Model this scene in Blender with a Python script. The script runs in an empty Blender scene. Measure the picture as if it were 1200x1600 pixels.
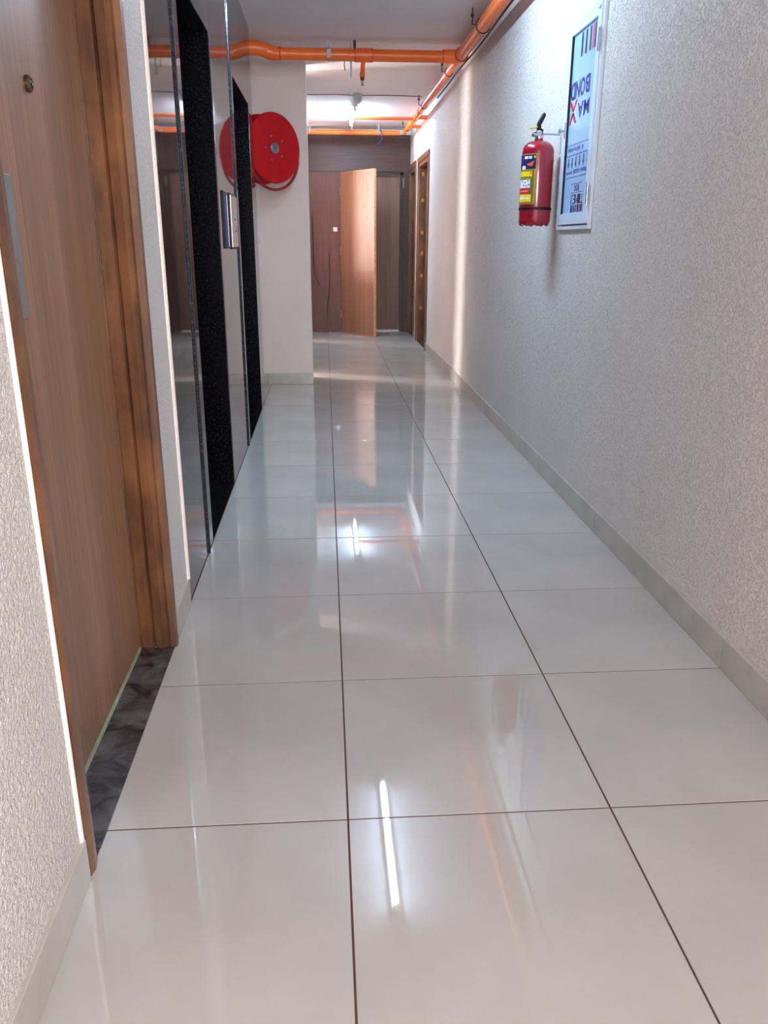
import bpy, bmesh, math, random
from mathutils import Vector, Matrix
random.seed(7)
S = bpy.context.scene
COL = S.collection

# ------------------------------------------------------------------ camera
cam_d = bpy.data.cameras.new('camera'); cam = bpy.data.objects.new('camera', cam_d); COL.objects.link(cam)
yaw, pitch, roll = 0.07199, 0.32587, 0.003886
cy, sy, cp, sp = math.cos(yaw), math.sin(yaw), math.cos(pitch), math.sin(pitch)
fw = Vector((sy*cp, cy*cp, -sp)); rt = Vector((cy, -sy, 0)); up = rt.cross(fw)
r2 = rt*math.cos(roll) + up*math.sin(roll); u2 = up*math.cos(roll) - rt*math.sin(roll)
cam.matrix_world = Matrix(((r2.x, u2.x, -fw.x, -0.0284), (r2.y, u2.y, -fw.y, -1.4745), (r2.z, u2.z, -fw.z, 1.2241), (0, 0, 0, 1)))
cam_d.sensor_fit = 'VERTICAL'; cam_d.sensor_height = 24.0; cam_d.lens = 1247.6/1600*24.0
cam_d.clip_start = 0.02
S.camera = cam

# ------------------------------------------------------------------ world, daylight, exposure
W = bpy.data.worlds.new('sky'); S.world = W; W.use_nodes = True
W.node_tree.nodes['Background'].inputs[0].default_value = (0.75, 0.86, 1.0, 1)
W.node_tree.nodes['Background'].inputs[1].default_value = 1.0

def daylight(name, loc, target, sx, sy_, power, color):
    l = bpy.data.lights.new(name, 'AREA'); l.shape = 'RECTANGLE'; l.size = sx; l.size_y = sy_
    l.energy = power; l.color = color
    o = bpy.data.objects.new(name, l); COL.objects.link(o)
    o.location = loc
    o.rotation_euler = (Vector(target) - Vector(loc)).to_track_quat('-Z', 'Y').to_euler()
    return o
# daylight from unseen windows; the rear end one is added to brighten the column (size_y is vertical)
daylight('daylight_passage_window', (-3.30, 7.70, 1.30), (-0.2, 7.70, 1.30), 0.66, 2.3, 120, (1.0, 0.95, 0.92))
daylight('daylight_lobby_window', (-3.30, 10.45, 1.65), (0.0, 10.45, 1.65), 0.60, 1.2, 58, (1.0, 0.90, 0.83))
daylight('daylight_rear_window', (1.45, -2.75, 1.45), (0.0, -2.75, 1.40), 1.5, 1.7, 25, (1.0, 0.96, 0.93))
daylight('rear_end_fill', (0.30, -4.62, 1.55), (0.30, 0.0, 1.30), 1.0, 1.3, 46, (1.0, 0.93, 0.90))

vs = S.view_settings
vs.view_transform = 'Standard'; vs.look = 'None'; vs.gamma = 1.0; vs.use_curve_mapping = False
vs.exposure = 1.50
TUBE_STRENGTH = 155.0

XR, XL, ZC, YB = 1.156, -0.531, 2.65, 10.25
YN = -4.4

# ------------------------------------------------------------------ materials
def srgb(r, g, b):
    f = lambda c: (c/255/12.92) if c/255 <= 0.04045 else ((c/255+0.055)/1.055)**2.4
    return (f(r), f(g), f(b), 1)

class NT:
    def __init__(s, name):
        s.m = bpy.data.materials.new(name); s.m.use_nodes = True
        s.t = s.m.node_tree; s.b = s.t.nodes['Principled BSDF']
    def n(s, kind, **kw):
        x = s.t.nodes.new(kind)
        for k, v in kw.items(): setattr(x, k, v)
        return x
    def l(s, a, b): s.t.links.new(a, b)
    def coords(s, scale=(1, 1, 1), out='Object'):
        tc = s.n('ShaderNodeTexCoord'); mp = s.n('ShaderNodeMapping'); mp.inputs['Scale'].default_value = scale
        s.l(tc.outputs[out], mp.inputs['Vector']); return mp.outputs['Vector']
    def noise(s, vec, scale, detail=4, rough=0.55, dist=0.0):
        x = s.n('ShaderNodeTexNoise'); x.inputs['Scale'].default_value = scale; x.inputs['Detail'].default_value = detail
        x.inputs['Roughness'].default_value = rough; x.inputs['Distortion'].default_value = dist
        s.l(vec, x.inputs['Vector']); return x.outputs['Fac']
    def ramp(s, fac, stops):
        x = s.n('ShaderNodeValToRGB'); e = x.color_ramp.elements
        while len(e) < len(stops): e.new(0.5)
        for q, (p, c) in zip(e, stops): q.position = p; q.color = c
        s.l(fac, x.inputs['Fac']); return x.outputs['Color']
    def mix(s, fac, a, b, mode='MIX'):
        x = s.n('ShaderNodeMix', data_type='RGBA', blend_type=mode)
        for sock, v in ((x.inputs['Factor'], fac), (x.inputs['A'], a), (x.inputs['B'], b)): pass
        def put(sock, v):
            if hasattr(v, 'links'): s.l(v, sock)
            else: sock.default_value = v
        put(x.inputs[0], fac); put(x.inputs[6], a); put(x.inputs[7], b)
        return x.outputs[2]
    def bump(s, h, strength, dist):
        x = s.n('ShaderNodeBump'); x.inputs['Strength'].default_value = strength; x.inputs['Distance'].default_value = dist
        s.l(h, x.inputs['Height']); s.l(x.outputs['Normal'], s.b.inputs['Normal'])
    def set(s, color=None, rough=0.5, metal=0.0, spec=0.5, coat=0.0, ior=1.5):
        if color is not None:
            if hasattr(color, 'links'): s.l(color, s.b.inputs['Base Color'])
            else: s.b.inputs['Base Color'].default_value = color
        s.b.inputs['Roughness'].default_value = rough; s.b.inputs['Metallic'].default_value = metal
        s.b.inputs['Specular IOR Level'].default_value = spec; s.b.inputs['Coat Weight'].default_value = coat
        s.b.inputs['IOR'].default_value = ior
        return s.m

M = {}
def plain(name, rgb, rough=0.5, metal=0.0, spec=0.5, var=0.08, scale=30, coat=0.0):
    n = NT(name); c = srgb(*rgb)
    f = n.noise(n.coords(), scale, 3)
    lo = tuple(x*(1-var) for x in c[:3])+(1,); hi = tuple(min(1, x*(1+var)) for x in c[:3])+(1,)
    M[name] = n.set(n.ramp(f, [(0.35, lo), (0.65, hi)]), rough, metal, spec, coat)
    return M[name]

def plaster(name, rgb, stain, bump_strength, scale, dist, lo=0.36, hi=0.60):
    n = NT(name); v = n.coords()
    big = n.noise(v, 1.6, 5, 0.65); c = srgb(*rgb)
    col = n.ramp(big, [(0.30, tuple(x*0.93 for x in c[:3])+(1,)), (0.62, c)])
    vs_ = n.coords((9.0, 9.0, 2.4)); st = n.noise(vs_, 1.3, 6, 0.75)
    fac = n.ramp(st, [(0.61, (0, 0, 0, 1)), (0.78, (0.5, 0.5, 0.5, 1))])
    col = n.mix(fac, col, srgb(*stain))
    n.set(col, 0.55, 0, 0.35)
    a = n.noise(v, scale, 3, 0.6, 0.5)
    r = n.ramp(a, [(lo, (0, 0, 0, 1)), (hi, (1, 1, 1, 1))])
    n.bump(r, bump_strength, dist)
    M[name] = n.m
plaster('plaster', (232, 222, 216), (168, 152, 140), 1.0, 118, 0.0036, 0.33, 0.50)
plaster('plaster_left', (233, 227, 222), (190, 176, 164), 0.9, 105, 0.005)
plain('smooth_paint', (226, 214, 206), 0.6, var=0.03, scale=3)
plain('ceiling_paint', (224, 215, 218), 0.65, var=0.03, scale=2)
plain('column_paint', (240, 224, 215), 0.5, var=0.03, scale=2)
plain('grout', (84, 60, 48), 0.85)
plain('white_bead', (246, 240, 232), 0.4, var=0.04)
plain('skirting', (186, 180, 172), 0.25, var=0.06, scale=8)
plain('orange_pipe', (246, 112, 40), 0.32, var=0.06, scale=6)
plain('red_gloss', (186, 2, 18), 0.3, var=0.05, coat=0.0, spec=0.35)
plain('red_hose', (150, 14, 24), 0.5)
plain('extinguisher_red', (150, 12, 32), 0.18, var=0.04, coat=0.5)
plain('black_plastic', (20, 19, 23), 0.5, spec=0.3)
plain('dark_cable', (62, 36, 52), 0.5)
plain('grey_cable', (120, 108, 112), 0.5)
plain('blue_cable', (24, 28, 84), 0.45)
plain('steel', (190, 192, 196), 0.28, 1.0, var=0.05)
plain('galvanised', (140, 142, 150), 0.42, 0.8, var=0.12, scale=60)
plain('brass', (214, 170, 92), 0.3, 1.0)
plain('bronze', (120, 104, 84), 0.28, 1.0)
plain('grey_metal', (150, 150, 150), 0.38, 0.6)
plain('white_frame', (214, 226, 240), 0.3, var=0.02)
plain('white_plastic', (238, 236, 232), 0.35, var=0.02)
plain('grey_plastic', (168, 168, 174), 0.5, var=0.1, scale=50)
plain('film_blue', (164, 200, 238), 0.22, var=0.02, scale=4)
plain('print_navy', (44, 44, 132), 0.4)
plain('print_black', (44, 52, 74), 0.4)
plain('print_red', (206, 42, 74), 0.4)
plain('print_pink', (214, 130, 160), 0.4)
plain('label_navy', (22, 32, 84), 0.4)
plain('label_gold', (176, 150, 60), 0.4)
plain('label_green', (104, 112, 40), 0.4)
plain('label_yellow', (240, 208, 30), 0.4)
plain('label_white', (232, 232, 236), 0.4)
plain('label_magenta', (214, 28, 78), 0.4)
plain('label_orange', (226, 90, 50), 0.4)
plain('gasket', (168, 184, 150), 0.4)
plain('lift_display', (20, 40, 92), 0.45, spec=0.15)
plain('light_wood_edge', (214, 160, 112), 0.5, var=0.15, scale=20)
plain('dark_wire', (58, 34, 34), 0.6)

def wood(name, dark, light, axis='Z', rough=0.4, fine=1.0, contrast=0.5, coat=0.0, patch=None):
    n = NT(name)
    sc = {'Z': (26*fine, 26*fine, 0.9), 'X': (0.9, 26*fine, 26*fine), 'Y': (26*fine, 0.9, 26*fine)}[axis]
    v = n.coords(sc); f1 = n.noise(v, 3.0, 6, 0.6, 0.4)
    s2 = {'Z': (5, 5, 0.35), 'X': (0.35, 5, 5), 'Y': (5, 0.35, 5)}[axis]
    f2 = n.noise(n.coords(s2), 2.0, 3)
    col = n.ramp(f1, [(0.5-contrast/2, srgb(*dark)), (0.5+contrast/2, srgb(*light))])
    lo = tuple(0.80 for _ in range(3))+(1,)
    col = n.mix(1.0, col, n.ramp(f2, [(0.35, lo), (0.65, (1, 1, 1, 1))]), 'MULTIPLY')
    if patch:
        f3 = n.noise(n.coords((4, 4, 2)), 2.2, 4, 0.6)
        col = n.mix(n.ramp(f3, [(0.42, (0, 0, 0, 1)), (0.70, (0.85, 0.85, 0.85, 1))]), col, srgb(*patch))
    n.set(col, rough, 0, 0.5, coat)
    n.bump(f1, 0.12, 0.001)
    M[name] = n.m
wood('laminate', (130, 92, 70), (174, 134, 106), 'Z', 0.42, 2.0, 0.45)
wood('teak', (76, 47, 34), (116, 79, 56), 'Z', 0.34, 0.8, 0.5, 0.15, patch=(140, 95, 60))
wood('teak_dark', (70, 38, 22), (118, 72, 40), 'Z', 0.4, 0.8)
wood('teak_across', (92, 48, 20), (152, 92, 46), 'Y', 0.30, 0.8, 0.5, 0.3)
wood('back_dark', (66, 39, 32), (90, 57, 47), 'X', 0.42, 0.7)
wood('back_panel', (86, 43, 31), (116, 64, 46), 'Z', 0.42, 0.8)
wood('open_leaf', (146, 96, 72), (178, 127, 100), 'Z', 0.38, 1.2)
wood('inner_leaf', (124, 86, 70), (156, 114, 94), 'Z', 0.38, 1.2)
wood('dark_leaf', (48, 30, 26), (76, 50, 40), 'Z', 0.4, 1.0)

def granite(name, base, fleck, streak, rough, ior=1.5):
    n = NT(name); v = n.coords()
    f = n.noise(v, 85, 3, 0.7)
    col = n.ramp(f, [(0.50, srgb(*base)), (0.72, srgb(*fleck))])
    s = n.noise(n.coords((7, 7, 1.6)), 2.0, 5, 0.7, 1.0)
    col = n.mix(n.ramp(s, [(0.52, (0, 0, 0, 1)), (0.72, (0.8, 0.8, 0.8, 1))]), col, srgb(*streak))
    M[name] = n.set(col, rough, 0, 0.5, 0, ior)
granite('granite_polished', (34, 27, 27), (84, 64, 60), (112, 82, 78), 0.03, 1.6)
granite('granite_black', (13, 14, 18), (46, 40, 38), (24, 22, 24), 0.12, 1.45)
granite('granite_edge', (26, 32, 38), (74, 86, 94), (48, 56, 62), 0.2)
def threshold_mat():
    n = NT('threshold_granite')
    s = n.noise(n.coords((6, 9, 6)), 1.6, 4, 0.6, 0.6)
    M['threshold_granite'] = n.set(n.ramp(s, [(0.36, srgb(26, 24, 30)), (0.47, srgb(66, 63, 63)), (0.68, srgb(100, 97, 95))]), 0.22, 0, 0.5)
threshold_mat()
def tile_mat():
    n = NT('floor_tile'); v = n.coords(out='Object')
    f = n.noise(v, 2.2, 5, 0.6); g = n.noise(v, 160, 2, 0.5)
    col = n.ramp(f, [(0.32, srgb(178, 175, 170)), (0.66, srgb(190, 187, 182))])
    col = n.mix(n.ramp(g, [(0.68, (0, 0, 0, 1)), (0.76, (0.12, 0.12, 0.12, 1))]), col, srgb(150, 140, 130))
    n.set(col, 0.055, 0, 0.5, 0.0, 1.62)
    r = n.noise(v, 1.1, 5, 0.7)
    rr = n.n('ShaderNodeMapRange'); rr.inputs['To Min'].default_value = 0.008; rr.inputs['To Max'].default_value = 0.04
    n.l(r, rr.inputs['Value']); n.l(rr.outputs['Result'], n.b.inputs['Roughness'])
    M['floor_tile'] = n.m
tile_mat()
def emit(name, rgb, strength):
    n = NT(name)
    n.set((0.9, 0.9, 0.9, 1), 0.4)
    n.b.inputs['Emission Color'].default_value = rgb; n.b.inputs['Emission Strength'].default_value = strength
    M[name] = n.m
emit('tube_glow', (0.53, 0.77, 1.0, 1), TUBE_STRENGTH)

# ------------------------------------------------------------------ mesh helpers
class MB:
    def __init__(s): s.bm = bmesh.new()
    def box(s, x0, x1, y0, y1, z0, z1, bevel=0.0, seg=1):
        g = bmesh.ops.create_cube(s.bm, size=1.0)
        vs_ = g['verts']
        for v in vs_:
            v.co = Vector(((x0+x1)/2 + v.co.x*(x1-x0), (y0+y1)/2 + v.co.y*(y1-y0), (z0+z1)/2 + v.co.z*(z1-z0)))
        if bevel > 0:
            es = {e for v in vs_ for e in v.link_edges}
            bmesh.ops.bevel(s.bm, geom=list(es), offset=bevel, segments=seg, affect='EDGES', profile=0.5)
        return s
    def tube(s, pts, r, n=16, cap=True):
        pts = [Vector(p) for p in pts]
        rs = r if isinstance(r, (list, tuple)) else [r]*len(pts)
        rings = []; prev = None
        for i, p in enumerate(pts):
            d = (pts[min(i+1, len(pts)-1)] - pts[max(i-1, 0)]).normalized()
            if prev is None:
                a = Vector((0, 0, 1)) if abs(d.z) < 0.9 else Vector((1, 0, 0))
                u = d.cross(a).normalized()
            else:
                u = (prev - d*prev.dot(d)).normalized()
            prev = u; w = d.cross(u)
            rings.append([s.bm.verts.new(p + (u*math.cos(2*math.pi*k/n) + w*math.sin(2*math.pi*k/n))*rs[i]) for k in range(n)])
        for a, b in zip(rings, rings[1:]):
            for k in range(n):
                s.bm.faces.new((a[k], a[(k+1) % n], b[(k+1) % n], b[k]))
        if cap:
            s.bm.faces.new(rings[0][::-1]); s.bm.faces.new(rings[-1])
        return s
    def lathe(s, prof, n=40, origin=(0, 0, 0), axis=None, mod=None):
        """prof: list of (r, h); spun round +Z, or round axis"""
        q = Vector((0, 0, 1)).rotation_difference(Vector(axis)) if axis is not None else None
        o = Vector(origin); rings = []
        for r, h in prof:
            ring = []
            for k in range(n):
                t = 2*math.pi*k/n
                hh = h + (mod(r, h, t) if mod else 0)
                p = Vector((r*math.cos(t), r*math.sin(t), hh))
                if q: p = q @ p
                ring.append(s.bm.verts.new(o + p))
            rings.append(ring)
        for a, b in zip(rings, rings[1:]):
            for k in range(n):
                s.bm.faces.new((a[k], a[(k+1) % n], b[(k+1) % n], b[k]))
        s.bm.faces.new(rings[0][::-1]); s.bm.faces.new(rings[-1])
        return s
    def torus(s, c, axis, R, r, n=48, m=10, a0=0.0, a1=2*math.pi):
        q = Vector((0, 0, 1)).rotation_difference(Vector(axis)); full = abs(a1-a0-2*math.pi) < 1e-6
        steps = n if full else n+1; rings = []
        for i in range(steps):
            t = a0 + (a1-a0)*i/n
            ring = []
            for k in range(m):
                p = 2*math.pi*k/m
                ring.append(s.bm.verts.new(Vector(c) + q @ Vector(((R+r*math.cos(p))*math.cos(t), (R+r*math.cos(p))*math.sin(t), r*math.sin(p)))))
            rings.append(ring)
        rng = range(n)
        for i in rng:
            a, b = rings[i], rings[(i+1) % steps]
            for k in range(m): s.bm.faces.new((a[k], b[k], b[(k+1) % m], a[(k+1) % m]))
        if not full:
            s.bm.faces.new(rings[0]); s.bm.faces.new(rings[-1][::-1])
        return s
    def prism(s, poly, f):
        """poly list of 2D; f maps (u,v,t) to a point, t in 0..1"""
        a = [s.bm.verts.new(f(u, v, 0)) for u, v in poly]; b = [s.bm.verts.new(f(u, v, 1)) for u, v in poly]
        n = len(poly)
        for k in range(n): s.bm.faces.new((a[k], a[(k+1) % n], b[(k+1) % n], b[k]))
        s.bm.faces.new(a[::-1]); s.bm.faces.new(b)
        return s
    def move(s, m): bmesh.ops.transform(s.bm, matrix=m, verts=s.bm.verts); return s
    def build(s, name, mat, parent=None, smooth=False):
        bmesh.ops.recalc_face_normals(s.bm, faces=s.bm.faces)
        me = bpy.data.meshes.new(name); s.bm.to_mesh(me); s.bm.free()
        me.materials.append(M[mat])
        if smooth:
            me.shade_smooth()
            try: me.set_sharp_from_angle(angle=math.radians(38))
            except Exception: pass
        o = bpy.data.objects.new(name, me); COL.objects.link(o)
        if parent is not None: put_under(o, parent)
        return o
def put_under(o, parent):
    # all geometry is made in world coordinates; the parent's own offset is undone
    o.parent = parent
    o.matrix_parent_inverse = Matrix.Translation(-Vector(parent.location))
def empty(name, loc):
    o = bpy.data.objects.new(name, None); o.location = loc; o.empty_display_size = 0.1; COL.objects.link(o); return o
def thing(name, loc, label, cat, group=None):
    o = empty(name, loc); return tag(o, label, cat, group)
def tag(o, label, cat, group=None):
    o['label'] = label; o['category'] = cat
    if group: o['group'] = group
    return o
def struct(o, label=None, cat=None):
    o['kind'] = 'structure'
    if label: o['label'] = label
    if cat: o['category'] = cat
    return o
def arc(p0, p1, p2, n=8):
    p0, p1, p2 = Vector(p0), Vector(p1), Vector(p2)
    return [(p0*(1-t)**2 + p1*2*t*(1-t) + p2*t*t) for t in [i/n for i in range(n+1)]]

# ================================================================== SETTING
# ---- floor: grout bed with tiles of 0.6 m
fl = MB().box(XL-0.02, XR+0.02, YN, YB+0.12, -0.08, -0.0013).box(-3.2, XL-0.02, 6.2, 11.3, -0.08, -0.0013)\
    .box(-0.95, XL-0.02, 4.97, 5.82, -0.08, -0.0013).build('floor', 'grout')
struct(fl, 'pale grey polished tile floor running the length of the corridor', 'floor')
_tiles = {}
def tile(x0, x1, y0, y1):
    g = 0.0022
    w, d = round(x1-x0-2*g, 4), round(y1-y0-2*g, 4)
    if (w, d) not in _tiles:
        mb = MB().box(-w/2, w/2, -d/2, d/2, -0.010, 0.0)
        es = [e for e in mb.bm.edges if all(abs(v.co.z) < 1e-6 for v in e.verts)]
        bmesh.ops.bevel(mb.bm, geom=es, offset=0.0005, segments=1, affect='EDGES')
        o = mb.build('tile', 'floor_tile'); _tiles[(w, d)] = o.data
    else:
        o = bpy.data.objects.new('tile', _tiles[(w, d)]); COL.objects.link(o)
    o.location = ((x0+x1)/2, (y0+y1)/2, random.uniform(-0.0002, 0.0002))
    o.rotation_euler = (random.uniform(-4e-4, 4e-4), random.uniform(-4e-4, 4e-4), 0)
    o.parent = fl
ys = [0.6*k for k in range(-7, 18)]
for y in ys:
    y1 = min(y+0.6, YB+0.1)
    if y1-y < 0.05: continue
    for x0, x1 in ((XL, 0.0), (0.0, 0.6), (0.6, XR)):
        tile(x0, x1, y, y1)
for y0, y1 in ((4.97, 5.4), (5.4, 5.8)): tile(-0.94, XL, y0, y1)
for k in range(9):
    y0 = 6.2 + 0.6*k
    if y0 > 11: break
    for x0, x1 in ((-3.2, -2.4), (-2.4, -1.8), (-1.8, -1.2), (-1.2, XL)): tile(x0, x1, y0, min(y0+0.6, 11.25))

# ---- ceiling
ce = MB().box(XL-0.5, XR+0.3, YN-0.2, 5.355, ZC, ZC+0.15).box(-3.5, XR+0.3, 5.362, 9.815, ZC, ZC+0.15)\
    .box(-3.5, XR+0.3, 9.822, 11.6, ZC, ZC+0.15).box(-3.5, XR+0.3, 5.3, 9.9, ZC+0.012, ZC+0.16).build('ceiling', 'ceiling_paint')
struct(ce, 'pale painted ceiling with thin cross joints', 'ceiling')

# ---- right wall (openings: rear window, two doors at the far end)
RW = 0.26
A0, A1, B0, B1, DT = 8.16, 9.16, 9.50, 10.20, 2.15
wr = MB()
T = 2.575
wr.box(XR, XR+RW, YN, -3.6, 0, T).box(XR, XR+RW, -3.6, -1.9, 0, 0.6).box(XR, XR+RW, -3.6, -1.9, 2.35, T)
wr.box(XR, XR+RW, -1.9, A0, 0, T).box(XR, XR+RW, A0, A1, DT, T).box(XR, XR+RW, A1, B0, 0, T).box(XR, XR+RW, B0, B1, DT, T).box(XR, XR+RW, B1, YB+0.3, 0, T)
wr = struct(wr.build('wall_right', 'plaster'), 'long right-hand wall of rough stippled off-white plaster', 'wall')
struct(MB().box(XR+0.004, XR+RW, YN, YB, T, ZC).box(XL+0.3, XR, YB-0.012, YB+0.1, 2.59, ZC).build('trim_1', 'smooth_paint'),
       'smooth painted band between the plaster and the ceiling', 'trim')
# rear window frame
w1 = struct(empty('window_1', (XR+0.2, -2.75, 0.6)), 'tall window in the right wall behind the viewpoint', 'window')
for a in ((-3.6, -3.54, 0.6, 2.35), (-1.96, -1.9, 0.6, 2.35)): MB().box(XR+0.12, XR+0.17, *a).build('window_frame', 'white_frame', w1)
for z in (0.6, 2.29): MB().box(XR+0.12, XR+0.17, -3.54, -1.96, z, z+0.06).build('window_frame', 'white_frame', w1)
MB().box(XR+0.125, XR+0.165, -2.775, -2.725, 0.66, 2.29).build('mullion', 'white_frame', w1)
# end wall behind the viewpoint
struct(MB().box(XL-0.3, -0.22, YN-0.2, YN, 0, ZC).box(0.82, XR+0.3, YN-0.2, YN, 0, ZC).box(-0.22, 0.82, YN-0.2, YN, 0, 0.88).box(-0.22, 0.82, YN-0.2, YN, 2.22, ZC).build('wall_rear', 'smooth_paint'), 'plain painted wall closing the corridor behind the viewpoint', 'wall')

w4 = struct(empty('window_4', (0.3, YN-0.1, 0.88)), 'unseen window added in the end wall behind the viewpoint to brighten the column', 'window')  # frame of the added end window that brightens the column
for a, b in ((-0.22, -0.18), (0.78, 0.82), (0.28, 0.32)): MB().box(a, b, YN-0.12, YN-0.08, 0.88, 2.22).build('window_frame', 'white_frame', w4)
for a in (0.88, 2.18): MB().box(-0.22, 0.82, YN-0.13, YN-0.07, a, a+0.04).build('window_frame', 'white_frame', w4)
# right baseboard: tile strips
br = struct(empty('baseboard_right', (XR, 0, 0)), 'grey tile skirting along the right wall', 'baseboard')
y = -4.2
while y < A0-0.06:
    y1 = min(y+1.2, A0-0.075)
    MB().box(XR-0.011, XR+0.002, y+0.0016, y1-0.0016, 0.0005, 0.100, 0.0015).build('skirting_tile', 'skirting', br)
    y = y1 if y1 < A0-0.076 else 99
MB().box(XR-0.011, XR+0.002, A1+0.075, B0-0.075, 0.0005, 0.1, 0.0015).build('skirting_tile', 'skirting', br)

# ---- left wall
LW = 0.30
GX = XL-0.02          # back of granite cladding
D0, D1 = -0.085, 0.865 # door opening
L1a, L1b, L2a, L2b, LT = 1.795, 2.66, 3.64, 4.65, 2.115
wl = MB().box(XL-LW, XL, YN, D0-0.055, 0, ZC).box(XL-LW, XL, D0-0.055, D1, 2.17, ZC).box(XL-LW, XL, D1, 1.150, 0, ZC)
wl = struct(wl.build('wall_left', 'plaster_left'), 'left-hand wall: bright stippled plaster, then polished dark granite around the lifts', 'wall')
core = MB().box(XL-LW, GX, 1.150, L1a, 0, ZC).box(XL-LW, GX, L1a, L1b, LT, ZC).box(XL-LW, GX, L1b, L2a, 0, ZC).box(XL-LW, GX, L2a, L2b, LT, ZC).box(XL-LW, GX, L2b, 4.972, 0, ZC)
core.build('granite_backing', 'granite_black', wl)
def slab(y0, y1, z0, z1): MB().box(GX, XL, y0+0.0006, y1-0.0006, z0, z1, 0.0018).build('granite_slab', 'granite_polished', wl)
slab(1.162, 1.648, 0.0, ZC); slab(1.672, L1a, 0, ZC)
slab(L1a, L1b, LT, ZC)
slab(L1b, 3.488, 0, ZC); slab(3.512, L2a, 0, ZC)
slab(L2a, L2b, LT, ZC)
slab(L2b, 4.972, 0, ZC)
for yy in (1.66, 3.50):
    MB().tube([(XL-0.004, yy, 0), (XL-0.004, yy, ZC)], 0.0125, 12).build('granite_moulding', 'granite_edge', wl, True)
# white corner bead between plaster and granite, and on the near door corner
MB().tube([(XL+0.000, 1.154, 0.10), (XL+0.000, 1.154, ZC)], 0.010, 12).build('corner_bead', 'white_bead', wl, True)
MB().tube([(XL-0.001, D0-0.062, 0.0), (XL-0.001, D0-0.062, 1.2), (XL-0.001, D0-0.062, 2.17)], 0.0075, 12).build('corner_bead', 'white_bead', wl, True)
# black jamb linings and thresholds of the lift openings
for (a, b) in ((L1a, L1b), (L2a, L2b)):
    MB().box(XL-LW, XL-0.003, b-0.0005, b+0.018, 0, LT, 0.001).build('jamb_lining', 'granite_black', wl)
    MB().box(XL-LW, XL-0.003, a-0.018, a+0.0005, 0, LT, 0.001).build('jamb_lining', 'granite_black', wl)
    MB().box(XL-LW, XL-0.003, a, b, LT-0.0005, LT+0.018, 0.001).build('head_lining', 'granite_black', wl)
    MB().box(XL-LW, XL, a, b, -0.02, 0.002, 0.001).build('lift_sill', 'granite_black', wl)
    MB().box(XL-0.009, XL+0.001, b+0.0006, b+0.024, 0, LT+0.02, 0.003, 2).build('edge_strip', 'granite_edge', wl, True)
# left baseboards
bl = struct(empty('baseboard_left', (XL, 0, 0)), 'grey tile skirting along the left plaster and the column', 'baseboard')
y = D0-0.056
while y > YN:
    MB().box(XL-0.002, XL+0.008, max(y-1.2, YN)+0.0016, y-0.0016, 0.0005, 0.100, 0.0015).build('skirting_tile', 'skirting', bl); y -= 1.2
MB().box(XL-0.002, XL+0.008, D1+0.004, 1.150, 0.0005, 0.100, 0.0015).build('skirting_tile', 'skirting', bl)
for a, b in ((-0.9, -0.556), (-0.554, -0.155)):
    MB().box(a, b, 5.790, 5.803, 0.0005, 0.100, 0.0015).build('skirting_tile', 'skirting', bl)

# lift doors
for k, (a, b) in enumerate(((L1a, L1b), (L2a, L2b))):
    d = struct(empty('door_%d' % (k+2), (XL-LW, (a+b)/2, 0)), ('nearer' if k == 0 else 'farther')+' steel lift door set deep in a black granite jamb', 'lift door')
    for q in range(2):
        m0 = a+(b-a)*q/2; m1 = a+(b-a)*(q+1)/2
        MB().box(XL-LW-0.03, XL-LW+0.012, m0+0.001, m1-0.001, 0.003, LT, 0.002).build('door_panel', 'steel', d)

# recess, column and the side passage behind it
struct(MB().box(-1.1, -0.92, 4.85, 6.2, 0, ZC).box(-0.92, XL-LW+0.0, 4.85, 4.965, 0, ZC).build('wall_recess', 'column_paint'), 'side of the shallow recess between the granite and the column', 'wall')
cl = MB().box(-0.92, -0.155, 5.80, 6.20, 0, ZC)
struct(cl.build('wall_column', 'column_paint'), 'pale painted column end carrying the red hose reel', 'wall')
PX0, PX1 = -0.38, -0.235
wp = MB().box(PX0, PX1, 6.56, 9.00, 0, ZC).box(PX0, PX1, 10.02, YB+0.1, 0, ZC).box(-3.2, PX0, 8.22, 8.36, 0, ZC)  # unseen pier, end piece and partition added to block and shape the window light
wp.box(-3.5, -0.92, 6.0, 6.2, 0, ZC).box(-3.5, PX0, 11.25, 11.45, 0, ZC).box(PX0, PX0+0.1, YB+0.1, 11.45, 0, ZC)
wp.box(PX0, PX1, 9.42, 10.02, 0, 0.93)  # unseen low wall added to keep daylight off the foot of the open leaf
# outer wall with two window openings
wp.box(-3.4, -3.2, 6.2, 7.37, 0, ZC).box(-3.4, -3.2, 8.03, 10.15, 0, ZC).box(-3.4, -3.2, 10.75, 11.3, 0, ZC)
wp.box(-3.4, -3.2, 7.37, 8.03, 0, 0.12).box(-3.4, -3.2, 7.37, 8.03, 2.5, ZC).box(-3.4, -3.2, 10.15, 10.75, 0, 1.05).box(-3.4, -3.2, 10.15, 10.75, 2.25, ZC)
struct(wp.build('wall_passage', 'column_paint'), 'unseen side passage walls behind the column, with pieces added to shape the daylight', 'wall')
for k, (a, b, z0, z1, lab) in enumerate(((7.37, 8.03, 0.12, 2.5, 'narrow full-height window lighting the side passage'), (10.15, 10.75, 1.05, 2.25, 'wide window lighting the lobby by the end doors'))):
    w = struct(empty('window_%d' % (k+2), (-3.2, (a+b)/2, z0)), lab, 'window')
    for c, d in ((a, a+0.02), (b-0.02, b)): MB().box(-3.24, -3.2, c, d, z0, z1).build('window_frame', 'white_frame', w)
    for c, d in ((z0, z0+0.02), (z1-0.02, z1)): MB().box(-3.24, -3.2, a+0.02, b-0.02, c, d).build('window_frame', 'white_frame', w)

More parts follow.
